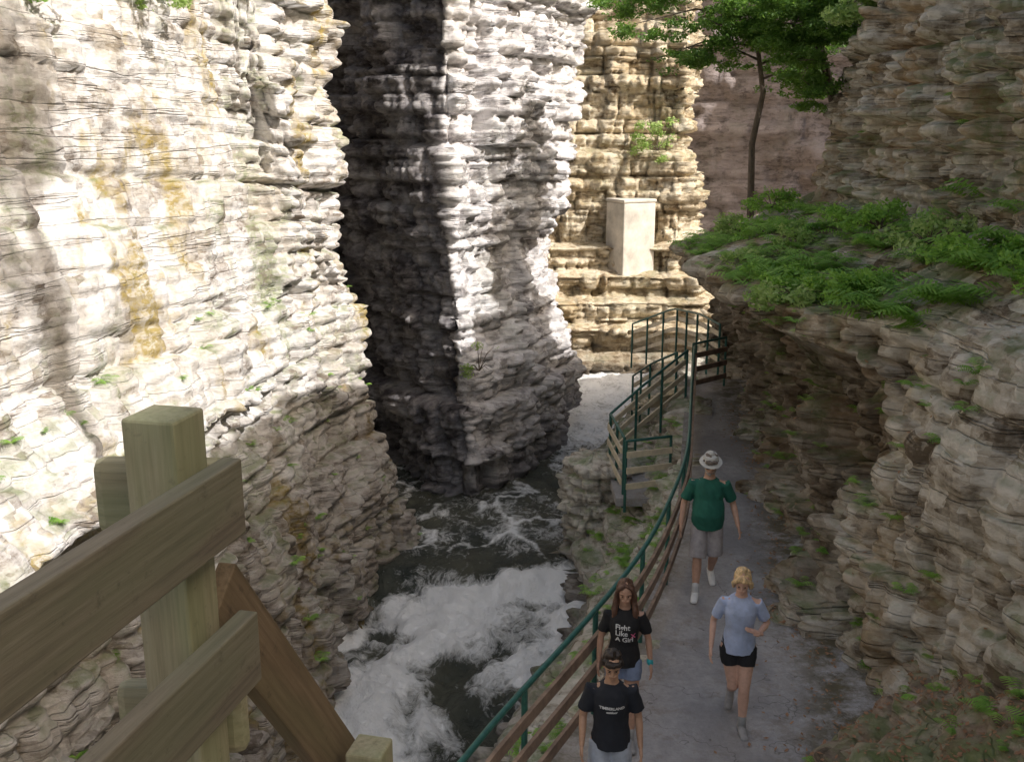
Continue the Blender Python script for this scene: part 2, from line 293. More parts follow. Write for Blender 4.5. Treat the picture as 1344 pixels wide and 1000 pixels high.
# ------------------------------------------------------------ ground, footpath
mesh_obj('ground',[(-150,-60,-4.2),(150,-60,-4.2),(150,250,-4.2),(-150,250,-4.2)],[(0,1,2,3)],M_far)
m,nt,b=newmat('worn_concrete'); pos=nd(nt,'ShaderNodeNewGeometry').outputs['Position']
c=ramp(nt,noise(nt,pos,1.1,6,.65),[(.3,(.27,.255,.255)),(.5,(.41,.39,.39)),(.7,(.51,.49,.49))])
c=mix(nt,.4,c,ramp(nt,noise(nt,pos,16,6,.75),[(.3,(.22,.205,.20)),(.65,(.53,.51,.50))]))
c=mix(nt,maprange(nt,noise(nt,pos,2.2,6,.78),.52,.64,0,.6),c,(.24,.195,.15))
c=mix(nt,maprange(nt,noise(nt,pos,.7,4,.6,(1,.6,1)),.5,.58,0,.5),c,(.20,.19,.19))
n_=noise(nt,pos,.5,5,.6); c=mix(nt,maprange(nt,math_(nt,'ABSOLUTE',math_(nt,'SUBTRACT',n_,.5)),0,.0025,.7,0),c,(.08,.07,.06))
at=nd(nt,'ShaderNodeAttribute'); at.attribute_name='edge'
ef=math_(nt,'MULTIPLY',at.outputs['Fac'],maprange(nt,noise(nt,pos,3,6,.75),.38,.56),True)
c=mix(nt,ef,c,(.13,.11,.065))
nt.links.new(c,b.inputs['Base Color']); b.inputs['Roughness'].default_value=.7
bp=nd(nt,'ShaderNodeBump'); bp.inputs['Strength'].default_value=.9; bp.inputs['Distance'].default_value=.03
nt.links.new(noise(nt,pos,7,7,.72),bp.inputs['Height']); nt.links.new(bp.outputs[0],b.inputs['Normal']); M_path=m
ys_=np.linspace(1,22.2,240); u=np.linspace(0,1,60)
xl=np.interp(ys_,[0,3,6.3,8,10.1,13.3,16.8,20.6,22.2],[-2.5,-1.4,-.42,.45,1.42,2.42,3.07,3.78,4.1])-.1
xr_=np.interp(ys_,[0,6,9.6,11,13,15.8,18.5,22.2],[5.2,5,4.4,4.8,5,5.4,5.4,5.4])
xe_=np.interp(ys_,[0,7,8.4,9.6,10.6,13,15.8,18.5,22.2],[2.0,2.2,3.2,3.45,3.4,3.85,4.4,4.6,4.9])
X=xl[:,None]+(xr_-xl)[:,None]*u[None]; Y=np.broadcast_to(ys_[:,None],X.shape)
Z=.03*fbm(X*.8,Y*.8,0,5,3)+.01*fbm(X*5,Y*5,0,6,2)
fp=mesh_obj('footpath',np.stack([X,Y,Z],-1).reshape(-1,3),grid_faces(240,60),M_path,smooth=True)
ed=np.clip(np.maximum(sstep(-.75,-.05,X-xe_[:,None]),.7*(1-sstep(.1,.4,X-xl[:,None]))),0,1)
at=fp.data.attributes.new('edge','FLOAT','POINT'); at.data.foreach_set('value',ed.astype(np.float32).ravel())
# ------------------------------------------------------------ river
gx=np.arange(-7.5,9.5,.05); gy=np.arange(4,40,.05)
X,Y=np.meshgrid(gx,gy)
rap=sstep(9.5,12.5,Y)*(1-sstep(17.4,18.8,Y)); 
Z=-3.15+.32*sstep(16.6,18.8,Y)+.1*sstep(24,27,Y)
wx_=X+.5*fbm(X*.5,Y*.5,2,31,2); wy_=Y+.6*fbm(X*.5,Y*.5,5,32,2)
n1=fbm(wx_*.9,wy_*.55,0,3,4); n2=fbm(wx_*2.4,wy_*1.5,1,4,4); rd=1-np.abs(fbm(wx_*1.3,wy_*.8,3,8,4))*2
chop=.05+.24*rap+.06*sstep(19,21,Y)
Z=Z+chop*(n1+.7*n2+.5*(rd-.6))
foam=rap*(.54+1.1*n1+.6*(rd-.5))+.75*np.exp(-((Y-17.7-.5*X+.9*n1)/.5)**2)+sstep(24,27,Y)*.8
foam+=sstep(18.4,19.2,Y)*(1-sstep(24,26,Y))*(.24+.6*np.maximum(rd-.72,0)*3+.4*n1)
foam+=(1-rap)*(Y<12)*(.4+.5*n1)
wat=mesh_obj('river_water',np.stack([X,Y,Z],-1).reshape(-1,3),grid_faces(len(gy),len(gx)),None,smooth=True)
at=wat.data.attributes.new('foam','FLOAT','POINT'); at.data.foreach_set('value',np.clip(foam,0,1.1).astype(np.float32).ravel())
m,nt,b=newmat('river_water'); pos=nd(nt,'ShaderNodeNewGeometry').outputs['Position']
wn=nd(nt,'ShaderNodeTexNoise'); wn.inputs['Scale'].default_value=1.4; wn.inputs['Detail'].default_value=3; nt.links.new(pos,wn.inputs['Vector'])
va=nd(nt,'ShaderNodeVectorMath',operation='ADD'); nt.links.new(pos,va.inputs[0]); nt.links.new(wn.outputs['Color'],va.inputs[1]); wp=va.outputs[0]
a=nd(nt,'ShaderNodeAttribute'); a.attribute_name='foam'
t1=noise(nt,wp,2.2,8,.75,(1.3,.7,1)); t2=noise(nt,wp,8,5,.7,(1.4,.6,1))
f=math_(nt,'ADD',math_(nt,'MULTIPLY',a.outputs['Fac'],.6),math_(nt,'ADD',math_(nt,'MULTIPLY',t1,.9),math_(nt,'MULTIPLY',t2,.6)))
f=maprange(nt,f,.90,1.24)
wc=ramp(nt,noise(nt,pos,.8,4,.6),[(.3,(.04,.05,.045)),(.7,(.12,.12,.09))])
c=mix(nt,f,wc,(.98,.99,.99)); nt.links.new(c,b.inputs['Base Color'])
nt.links.new(maprange(nt,f,0,1,.10,.7),b.inputs['Roughness']); b.inputs['IOR'].default_value=1.33
bp=nd(nt,'ShaderNodeBump'); bp.inputs['Strength'].default_value=1.0; bp.inputs['Distance'].default_value=.12
nt.links.new(math_(nt,'ADD',t1,math_(nt,'MULTIPLY',t2,.5)),bp.inputs['Height']); nt.links.new(bp.outputs[0],b.inputs['Normal'])
wat.data.materials.append(m)
# ------------------------------------------------------------ beams / tubes
def beam(name,p0,p1,w,h,mat,parent,bev=.004,up=(0,0,1),roll=0):
    p0,p1=Vector(p0),Vector(p1); x=(p1-p0); Ln=x.length; x.normalize(); upv=Vector(up)
    y=upv.cross(x); 
    if y.length<1e-3: y=Vector((0,1,0)).cross(x)
    y.normalize(); z=x.cross(y)
    V=[(sx*Ln/2,sy*w/2,sz*h/2) for sx in (-1,1) for sy in (-1,1) for sz in (-1,1)]
    F=[(0,1,3,2),(4,6,7,5),(0,4,5,1),(2,3,7,6),(0,2,6,4),(1,5,7,3)]
    o=mesh_obj(name,V,F,mat,parent)
    M=Matrix((x,y,z)).transposed().to_4x4(); M=M@Matrix.Rotation(roll,4,'X'); M.translation=(p0+p1)/2
    o.matrix_world=M
    bv=o.modifiers.new('b','BEVEL'); bv.width=bev; bv.segments=2
    return o
def tube_geo(pts,rads,seg=12,cap=True,ref=(1,0,0)):
    pts=[Vector(p) for p in pts]; R_=[(r,r) if isinstance(r,(int,float)) else tuple(r) for r in rads]
    n=len(pts); T_=[]
    for i in range(n):
        t=(pts[min(i+1,n-1)]-pts[max(i-1,0)]); t.normalize(); T_.append(t)
    P=list(pts)
    if cap:
        r0=min(R_[0]); r1=min(R_[-1])
        a=[(math.sin(q),math.cos(q)) for q in (1.45,1.0,.5)]
        pre=[(P[0]-T_[0]*r0*s,(R_[0][0]*c,R_[0][1]*c),T_[0]) for s,c in a]
        post=[(P[-1]+T_[-1]*r1*s,(R_[-1][0]*c,R_[-1][1]*c),T_[-1]) for s,c in reversed(a)]
        P=[p[0] for p in pre]+P+[p[0] for p in post]; R_=[p[1] for p in pre]+R_+[p[1] for p in post]; T_=[p[2] for p in pre]+T_+[p[2] for p in post]
    V=[];F=[]
    for p,(ra,rb),t in zip(P,R_,T_):
        rf=Vector(ref)
        if abs(rf.dot(t))>.9: rf=Vector((0,1,0)) if abs(t.y)<.9 else Vector((0,0,1))
        a=(rf-t*rf.dot(t)).normalized(); b_=t.cross(a)
        for k in range(seg):
            q=2*math.pi*k/seg; V.append(p+a*ra*math.cos(q)+b_*rb*math.sin(q))
    m_=len(P)
    for i in range(m_-1):
        for k in range(seg):
            F.append((i*seg+k,i*seg+(k+1)%seg,(i+1)*seg+(k+1)%seg,(i+1)*seg+k))
    F.append(tuple(range(seg))[::-1]); F.append(tuple((m_-1)*seg+k for k in range(seg)))
    return [tuple(v) for v in V],F
def join_geo(gs):
    V=[];F=[]
    for v,f in gs:
        o=len(V); V+=v; F+=[tuple(i+o for i in q) for q in f]
    return V,F
M_green=simple('green_painted_metal',(.025,.11,.09),.45,.3,20)
M_board=simple('stained_board',(.24,.17,.125),.7,.4,6,.4,.004)
M_lboard=simple('weathered_board',(.66,.57,.42),.7,.2,6,.4,.004)
def railing(name,pts,mat_b,hts=(.25,.55,.85),top=1.1,sp=1.5,bh=.11):
    e=empty(name); P=[np.array(p,float) for p in pts]
    seg=[np.linalg.norm(P[i+1]-P[i]) for i in range(len(P)-1)]; cs=np.r_[0,np.cumsum(seg)]
    A=np.array(P)
    at_=lambda s:np.array([np.interp(s,cs,A[:,c]) for c in range(3)])
    tot=cs[-1]; n=max(2,int(round(tot/.5))+1)
    line=[at_(s) for s in np.linspace(0,tot,n)]
    V,F=tube_geo([p+np.array([0,0,top]) for p in line],[.026]*n,10); mesh_obj('top_rail',V,F,M_green,e,True)
    k=max(1,int(round(tot/sp)))
    gs=[]
    for s in np.linspace(0,tot,k+1):
        p=at_(s); gs.append(tube_geo([p+np.array([0,0,-.25]),p+np.array([0,0,top])],[.027,.027],8,False))
    V,F=join_geo(gs); mesh_obj('posts',V,F,M_green,e)
    V=[];F=[]
    for h in hts:
        base=len(V)
        for i,p in enumerate(line):
            t=line[min(i+1,n-1)]-line[max(i-1,0)]; nrm=np.array([t[1],-t[0],0]); nrm/=np.linalg.norm(nrm)
            for a_,b_ in ((.028,-bh/2),(.062,-bh/2),(.062,bh/2),(.028,bh/2)): V.append(tuple(p+nrm*a_+np.array([0,0,h+b_])))
        for i in range(n-1):
            for q in range(4):
                F.append((base+i*4+q,base+i*4+(q+1)%4,base+(i+1)*4+(q+1)%4,base+(i+1)*4+q))
        F.append((base,base+1,base+2,base+3)); F.append((base+n*4-1,base+n*4-2,base+n*4-3,base+n*4-4))
    mesh_obj('boards',V,F,mat_b,e)
    return e
def curve(pts,n=40):
    A=np.array(pts,float); d=np.r_[0,np.cumsum(np.linalg.norm(np.diff(A,axis=0),axis=1))]; t=np.linspace(0,d[-1],n)
    Q=np.stack([np.interp(t,d,A[:,c]) for c in range(A.shape[1])],1)
    for _ in range(6): Q[1:-1]=(Q[:-2]+2*Q[1:-1]+Q[2:])/4
    return Q
main=curve([(-1.5,3,0),(-.45,6.3,0),(.46,8,0),(1.47,10.1,0),(2.46,13.3,0),(3.1,16.8,0),(3.83,20.6,0)])
railing('path_railing',main,M_board)
railing('path_railing',[(3.86,20.9,.0),(4.7,21.6,.0)],M_board)
railing('stair_railing',[(3.7,20.7,-.1),(2.7,19.8,-.6),(1.95,19.1,-1.03)],M_lboard,sp=.8)
railing('stair_railing',[(1.95,19.05,-1.03),(2.05,17.5,-1.03)],M_lboard,sp=.8)
railing('stair_railing',[(2.05,17.2,-1.0),(2.9,17.5,-1.0)],M_lboard,sp=.8)
railing('stair_railing',[(3.6,21.4,-.3),(3.3,23,-.9),(3.1,25,-1.7)],M_lboard,sp=.9)
railing('stair_railing',[(4.7,22.3,.15),(4.6,24.2,.05),(4.4,27,-.3),(3.6,29.5,-1.2)],M_lboard,sp=1.1)
railing('stair_railing',[(5.6,22.6,.2),(5.8,25,.3),(5.8,28,.3)],M_lboard,sp=1.1)
e=empty('wooden_stairs')
for i in range(9):
    f=i/8; beam('tread_%d'%(i+1),(3.55-.6*f,21.6+3.2*f,-.1-1.3*f),(4.55-.6*f,22.0+3.2*f,-.1-1.3*f),.28,.05,M_lboard,e)
e=empty('landing_platform')
beam('slab',(2.5,17.3,-1.1),(2.5,20,-1.1),1.2,.16,M_path,e)
# wooden railing next to the viewer
M_w=wood_mat('treated_pine',(.21,.19,.115),(.31,.28,.18),(.38,.35,.245)); M_wd=wood_mat('weathered_pine',(.12,.10,.075),(.185,.16,.115),(.24,.21,.16))
M_we=wood_mat('brown_pine',(.11,.08,.045),(.17,.12,.07),(.22,.16,.10))
e=empty('wooden_railing')
dr=np.array([.14,.59,0]); dr/=np.linalg.norm(dr); en=np.array([-.495,1.69,0])
a=en-dr*2.2
beam('upper_rail',(a[0],a[1],4.87),(en[0],en[1],4.87),.038,.14,M_wd,e)
beam('lower_rail',(a[0],a[1],4.565),(en[0]+.005,en[1]+.02,4.565),.038,.14,M_wd,e)
beam('post',(-.60,1.66,3.4),(-.60,1.66,5.03),.10,.10,M_w,e,.006,up=(-.23,-.97,0))
beam('return_rail',(-.775,1.77,4.84),(-.52,1.76,4.84),.05,.15,M_w,e,.022)
beam('return_rail_low',(-.775,1.77,4.38),(-.52,1.76,4.38),.05,.15,M_w,e,.022)
beam('stair_rail',(-.555,1.72,4.66),(-.395,2.45,3.66),.038,.14,M_we,e)
beam('stair_post',(-.345,2.14,3.0),(-.345,2.14,4.06),.09,.09,M_w,e,.006,up=(-.23,-.97,0))
e=empty('wooden_deck')
for i in range(10): beam('plank_%d'%(i+1),(-.7,-1.6+.15*i,3.87),(1.4,-1.6+.15*i,3.87),.14,.038,M_wd,e)
for i,(x,y) in enumerate(((-.6,-1.5),(1.3,-1.5),(-.6,-.3),(1.3,-.3))): beam('leg_%d'%(i+1),(x,y,-.2),(x,y,3.85),.12,.12,M_w,e)
M_conc=simple('pale_concrete',(.62,.57,.50),.85,.3,1.5,.6,.04)
e=empty('concrete_pier')
beam('shaft',(4.3,36.75,.3),(4.3,36.75,3.0),1.35,1.2,M_conc,e,.05,up=(.45,-.9,0)); beam('cap',(4.3,36.75,3.0),(4.3,36.75,3.12),1.40,1.25,M_conc,e,.04,up=(.45,-.9,0))
# ------------------------------------------------------------ foliage
def leaf_cloud(centers,n,size,seed,droop=.3,aspect=.5):
    r=np.random.default_rng(seed); cs=np.array(centers,float)
    w=cs[:,3]*cs[:,4]*cs[:,5]; idx=r.choice(len(cs),n,p=w/w.sum())
    d=r.normal(size=(n,3)); d/=np.linalg.norm(d,axis=1,keepdims=True); d*=(r.random(n)**.5)[:,None]
    p=cs[idx,:3]+d*cs[idx,3:6]
    keep=vn(p[:,0]*3,p[:,1]*3,p[:,2]*4,seed)>-.25; p=p[keep]; n=len(p)
    ax=r.normal(size=(n,3)); ax[:,2]*=.5; ax[:,2]-=droop; ax/=np.linalg.norm(ax,axis=1,keepdims=True)
    b_=np.cross(ax,r.normal(size=(n,3))); b_/=np.linalg.norm(b_,axis=1,keepdims=True)
    sz=size*(.6+.8*r.random(n))[:,None]
    q=np.stack([p-ax*sz*.5,p+b_*sz*aspect*.5,p+ax*sz*.5,p-b_*sz*aspect*.5],1)
    return q.reshape(-1,3),np.arange(4*n).reshape(n,4)
def ferns(bases,normals,seed,L=(.25,.5),fr=7,lf=(.7,1.3)):
    r=np.random.default_rng(seed); Q=[]
    for b0,n0 in zip(bases,normals):
        sc=r.uniform(*L)
        for k in range(fr):
            a=r.random()*6.283; ln=sc*r.uniform(.7,1.1); d=np.array([math.cos(a),math.sin(a),0])+.35*np.array([n0[0],n0[1],0]); d/=np.linalg.norm(d)
            s=np.array([-d[1],d[0],0]); lift=r.uniform(*lf)
            m_=9
            for i in range(m_):
                t=(i+1)/m_; c=b0+d*ln*t*.8+np.array([0,0,1])*ln*(lift*t-lift*.8*t*t)
                w=ln*.26*math.sin(math.pi*min(1,t*.85+.12))+.01
                for sg in (-1,1):
                    tip=c+s*sg*w+d*w*.35-np.array([0,0,w*.3]); hw=ln/m_*.36
                    Q.append([c-d*hw,c+d*hw*.6,tip+d*hw*.3,tip-d*hw*.2])
    Q=np.array(Q); return Q.reshape(-1,3),np.arange(len(Q)*4).reshape(-1,4)
M_fern=leaf_mat('fern_green',(.10,.25,.03),(.42,.68,.14),.45)
M_leaf=leaf_mat('leaf_green',(.035,.09,.02),(.17,.32,.06),.45)
M_light=leaf_mat('light_leaf',(.22,.36,.08),(.55,.66,.28),.45)
def pick(V,N,mask,n,seed):
    r=np.random.default_rng(seed); i=np.nonzero(mask)[0]; i=r.choice(i,min(n,len(i)),replace=False); return V[i],N[i]
x,y,z=RV.T
pat=fbm(x*.8,y*.8,0,3,3)
for nm,msk,n,Lr_,sd in (
  ('fern_patch',(z>3.2)&(z<4.7)&(RN[:,2]>.3)&(y>10.5)&(y<15)&(x<4.8)&(x>3.3)&(pat>-.05),70,(.35,.7),1),
  ('fern_patch',(z>3.2)&(z<4.7)&(RN[:,2]>.3)&(y>15)&(y<22)&(x<6.1)&(pat>-.05),110,(.3,.6),11),
  ('fern_patch',(z>3.6)&(z<4.7)&(RN[:,2]>.2)&(y>9.5)&(y<15)&(x>5.2)&(pat>-.1),70,(.4,.7),2),
  ('weed_tufts',(z>4.8)&(z<9)&(RN[:,2]>.35)&(y>9)&(y<22),50,(.2,.4),13),
  ('weed_tufts',(z<3.3)&(RN[:,2]>.35)&(y>9)&(y<20),120,(.12,.30),3)):
    p,q=pick(RV,RN,msk,n,sd); V,F=ferns(p,q,sd+5,Lr_); mesh_obj(nm,V,F,M_fern)
x,y,z=LV.T
p,q=pick(LV,LN,(LN[:,2]>.45)&(z<3)&(y>7),180,4); V,F=ferns(p,q,9,(.08,.24),6); mesh_obj('weed_tufts',V,F,M_fern)
x,y,z=KV.T
p,q=pick(KV,KN,(KN[:,2]>.4)&(z<-.15)&(z>-2.3)&(y>7)&(y<22),220,4); V,F=ferns(p,q,19,(.10,.30),7); mesh_obj('bank_grass',V,F,M_fern)
p,q=pick(DV,DN,(DN[:,2]>.3)&(DV[:,1]>6.5),50,4); V,F=ferns(p,q,29,(.10,.26),6); mesh_obj('weed_tufts',V,F,M_fern)
r=np.random.default_rng(3)
def litter(name,p,mat):
    ax=r.normal(size=p.shape)*.5; ax[:,2]*=.3; ax/=np.linalg.norm(ax,axis=1,keepdims=True); bx=np.cross(ax,[0,0,1])+r.normal(size=p.shape)*.2
    sz=.015+.02*r.random((len(p),1)); pp=p+[0,0,.014]
    V=np.stack([pp-ax*sz,pp+bx*sz*.5,pp+ax*sz,pp-bx*sz*.5],1).reshape(-1,3); mesh_obj(name,V,np.arange(len(V)).reshape(-1,4),mat)
M_litter=leaf_mat('dry_leaves',(.20,.09,.045),(.42,.22,.12),.1)
p,q=pick(DV,DN,DN[:,2]>.2,3200,8); litter('leaf_litter',p,M_litter)
x,y,z=RV.T; p,q=pick(RV,RN,(RN[:,2]>.5)&(z<4.6)&(y>7),2200,8); litter('leaf_litter',p,M_litter)
yy=r.uniform(8,20,700); xe=np.interp(yy,[7,8.4,9.6,10.6,13,15.8,18.5,22.2],[2.2,3.2,3.45,3.4,3.85,4.4,4.6,4.9])-np.abs(r.normal(size=700))*.35
litter('leaf_litter',np.stack([xe,yy,np.full(700,.02)],1),M_litter)
M_bark=simple('bark',(.13,.10,.075),.9,.4,14,.6,.02,sc=(1,1,.3))
def tree(name,trunk,r0,limbs,clumps,n,size,seed,mat):
    e=empty(name,trunk[0]); o=Vector(trunk[0]); gs=[]
    k=len(trunk); gs.append(tube_geo([Vector(p)-o for p in trunk],[r0*(1-.7*i/(k-1)) for i in range(k)],10))
    for a,b_ in limbs:
        a,b_=Vector(a)-o,Vector(b_)-o; mm=(a+b_)/2+Vector((0,0,.25))
        gs.append(tube_geo([a,mm,b_],[r0*.35,r0*.22,.008],7))
        for q in range(5):
            t=random.uniform(.3,.95); s=a.lerp(b_,t)+Vector((0,0,.2*(1-t))); gs.append(tube_geo([s,s+Vector((random.uniform(-.5,.5),random.uniform(-.5,.5),random.uniform(-.1,.35)))],[.014,.004],5))
    V,F=join_geo(gs); mesh_obj('trunk_and_limbs',V,F,M_bark,e,True)
    V,F=leaf_cloud([(c[0]-o.x,c[1]-o.y,c[2]-o.z,c[3],c[4],c[5]) for c in clumps],n,size,seed); mesh_obj('foliage',V,F,mat,e)
def limbs_clumps(trunk,specs,seed):
    r=random.Random(seed); lm=[];cl=[]
    for z0,end,rad in specs:
        A=np.array(trunk); a=tuple(np.interp(z0,A[:,2],A[:,c]) for c in range(2))+(z0,)
        lm.append((a,end))
        for t in (.3,.45,.6,.74,.86,1.0):
            p=[a[i]+(end[i]-a[i])*t for i in range(3)]
            for q in range(2):
                rr=rad*(r.uniform(.6,1.0)); cl.append((p[0]+r.uniform(-.4,.4),p[1]+r.uniform(-.4,.4),p[2]+r.uniform(-.3,.15),rr,rr,rr*.35))
    return lm,cl
t1=[(5.5,23.4,3.6),(5.42,23.3,5.2),(5.58,23.2,6.3),(5.38,23.2,7.4),(5.55,23.1,8.6),(5.4,23.1,9.5)]
l,c=limbs_clumps(t1,[(7.0,(3.6,22.6,7.2),.4),(7.4,(4.2,21.8,7.6),.45),(7.9,(2.5,23,7.7),.5),(8.2,(4.4,21.4,8.2),.5),(7.2,(6.9,22.6,7.4),.5),(8.2,(6.4,21.8,8.2),.5),(8.6,(3.0,23.3,8.6),.6),(8.7,(6.9,22.3,8.8),.6),(6.9,(6.5,23.6,6.9),.35),(8.3,(1.9,23.3,8.2),.5),(7.9,(5.2,21.6,8.0),.4),(7.6,(5.6,22.3,7.5),.5),(6.6,(6.6,22.8,6.5),.4),(7.8,(4.8,22.6,7.9),.5),(7.3,(3.1,23.2,7.0),.35)],1)
tree('hemlock_tree',t1,.085,l,c,66000,.08,5,M_leaf)
t2=[(7.3,22.9,4.4),(7.0,22.6,6),(6.5,22.2,7.2),(6.1,21.6,8.6),(5.9,21.4,9.4)]
l,c=limbs_clumps(t2,[(6.6,(5.8,21.4,6.9),.4),(7,(5.4,21.2,7.6),.45),(7.2,(7.5,21.3,7.7),.5),(7.8,(5.2,21.0,8.3),.5),(8.2,(7.0,20.8,8.4),.6),(6.4,(6.3,22.8,6.6),.4),(8.3,(6.2,20.6,8.6),.5),(7.6,(6.4,21.2,7.6),.5),(6.2,(6.2,21.6,6.2),.35)],2)
tree('hemlock_tree',t2,.12,l,c,46000,.08,6,M_leaf)
t3=[(7.4,20.2,7.6),(7.1,19.9,8.2),(6.9,19.6,8.8)]
l,c=limbs_clumps(t3,[(8.0,(6.2,19.6,7.7),.45),(8.3,(6.2,18.8,8.1),.45),(8.5,(6.8,19,8.6),.5)],3)
tree('maple_sapling',t3,.04,l,c,9000,.1,7,M_light)
t4=[(9.2,2.4,13.8),(9.1,2.5,17),(9.0,2.6,20),(8.9,2.7,23)]
l,c=limbs_clumps(t4,[(18,(8.0,1.6,19),.7),(20,(8.3,3.6,21),.8),(21,(10,1,22),.9)],5)
tree('rim_tree',t4,.2,l,c,3500,.2,8,M_leaf)
def shrub(name,cen,rad,n,size,seed,mat,up=.5,k=12):
    e=empty(name,cen); gs=[]; r=random.Random(seed)
    cl=[]
    for i in range(k):
        d=Vector((r.uniform(-1,1)*rad,r.uniform(-1,1)*rad,r.uniform(-.5,1)*rad*up)); gs.append(tube_geo([(0,0,-.1),d*.5+Vector((0,0,.06)),d],[.010,.007,.003],5)); cl.append((d.x,d.y,d.z,rad*.38,rad*.38,rad*.25))
    V,F=join_geo(gs); mesh_obj('stems',V,F,M_bark,e); V,F=leaf_cloud(cl,n,size,seed); mesh_obj('leaves',V,F,mat,e)
shrub('shrub',(-4.7,14.2,7.4),.5,1800,.07,1,M_light,1.1)
shrub('shrub',(-5.3,12.0,7.1),.3,900,.06,2,M_fern,1.1)
shrub('shrub',(5.2,36.8,4.9),.8,1500,.12,3,M_light,1.2)
shrub('shrub',(-.75,22.2,.3),.4,1000,.06,4,M_light,1.5)
for i,(sx,sy,sz,sr_) in enumerate(((3.7,12.9,3.4,.5),(4.2,12.4,3.6,.5),(3.9,14.3,3.45,.45),(4.0,16.3,3.45,.5),(4.7,18.3,3.65,.6),(5.5,11.4,4.1,.55),(5.5,13.3,4.15,.6),(5.6,15.4,4.15,.6),(5.5,9.9,4.1,.5),(4.6,20.5,3.6,.6),(5.5,21.5,4.0,.6),(3.75,13.6,3.4,.45),(4.9,16.9,3.75,.5))):
    shrub('leafy_undergrowth',(sx,sy,sz),sr_,1900,.075,20+i,M_fern if i%3 else M_light,.35,18)
# ------------------------------------------------------------ people
def remesh(name,geo,vox,mat,parent,disp=0,fscale=(18,18,5),smooth_it=3,seed=0):
    o=mesh_obj(name,geo[0],geo[1],mat,parent)
    md=o.modifiers.new('r','REMESH'); md.mode='VOXEL'; md.voxel_size=vox
    sm_=o.modifiers.new('s','SMOOTH'); sm_.iterations=smooth_it; sm_.factor=.5
    dg=bpy.context.evaluated_depsgraph_get(); me=bpy.data.meshes.new_from_object(o.evaluated_get(dg))
    o.modifiers.clear(); o.data=me
    if not me.materials: me.materials.append(mat)
    n=len(me.vertices); co=np.zeros(n*3,np.float32); me.vertices.foreach_get('co',co); co=co.reshape(-1,3)
    if disp:
        nr=np.zeros(n*3,np.float32); me.vertices.foreach_get('normal',nr); nr=nr.reshape(-1,3)
        d=fbm(co[:,0]*fscale[0],co[:,1]*fscale[1],co[:,2]*fscale[2],seed,2); d=d+.5*vn(co[:,0]*30+co[:,2]*22,co[:,1]*30,co[:,2]*14,seed+2)
        co=co+nr*(d*disp)[:,None]; me.vertices.foreach_set('co',co.astype(np.float32).ravel()); me.update()
    me.polygons.foreach_set('use_smooth',[True]*len(me.polygons)); return o
M_eye=simple('eye_dark',(.03,.02,.015),.3); M_white=simple('white_shoe',(.8,.8,.79),.6,.1); M_dark=simple('dark_shoe',(.28,.27,.27),.6)
def hand(w,d,side,rs=1.):
    w=Vector(w); d=Vector(d).normalized(); s=Vector((0,-1,0)); s=(s-d*s.dot(d)).normalized(); n=d.cross(s)
    gs=[tube_geo([w-d*.03,w+d*.01,w+d*.05,w+d*.085],[(.024,.02),(.032,.017),(.04,.016),(.038,.014)],10,True,ref=tuple(s))]
    inn=Vector((-side,0,0))
    for i,(o,l) in enumerate(((.029,.068),(.010,.076),(-.010,.07),(-.028,.055))):
        b0=w+d*.085+s*o
        p1=b0+d*l*.45+inn*.004; p2=p1+(d*.9+inn*.35).normalized()*l*.32; p3=p2+(d*.75+inn*.65).normalized()*l*.25
        gs.append(tube_geo([b0-d*.02,p1,p2,p3],[.0095,.009,.008,.007],7))
    t0=w+d*.03+s*.03; gs.append(tube_geo([w+d*.015+s*.015,t0+s*.012,t0+s*.026+d*.03,t0+s*.026+d*.055+inn*.008],[.013,.013,.011,.008],7))
    return join_geo(gs)
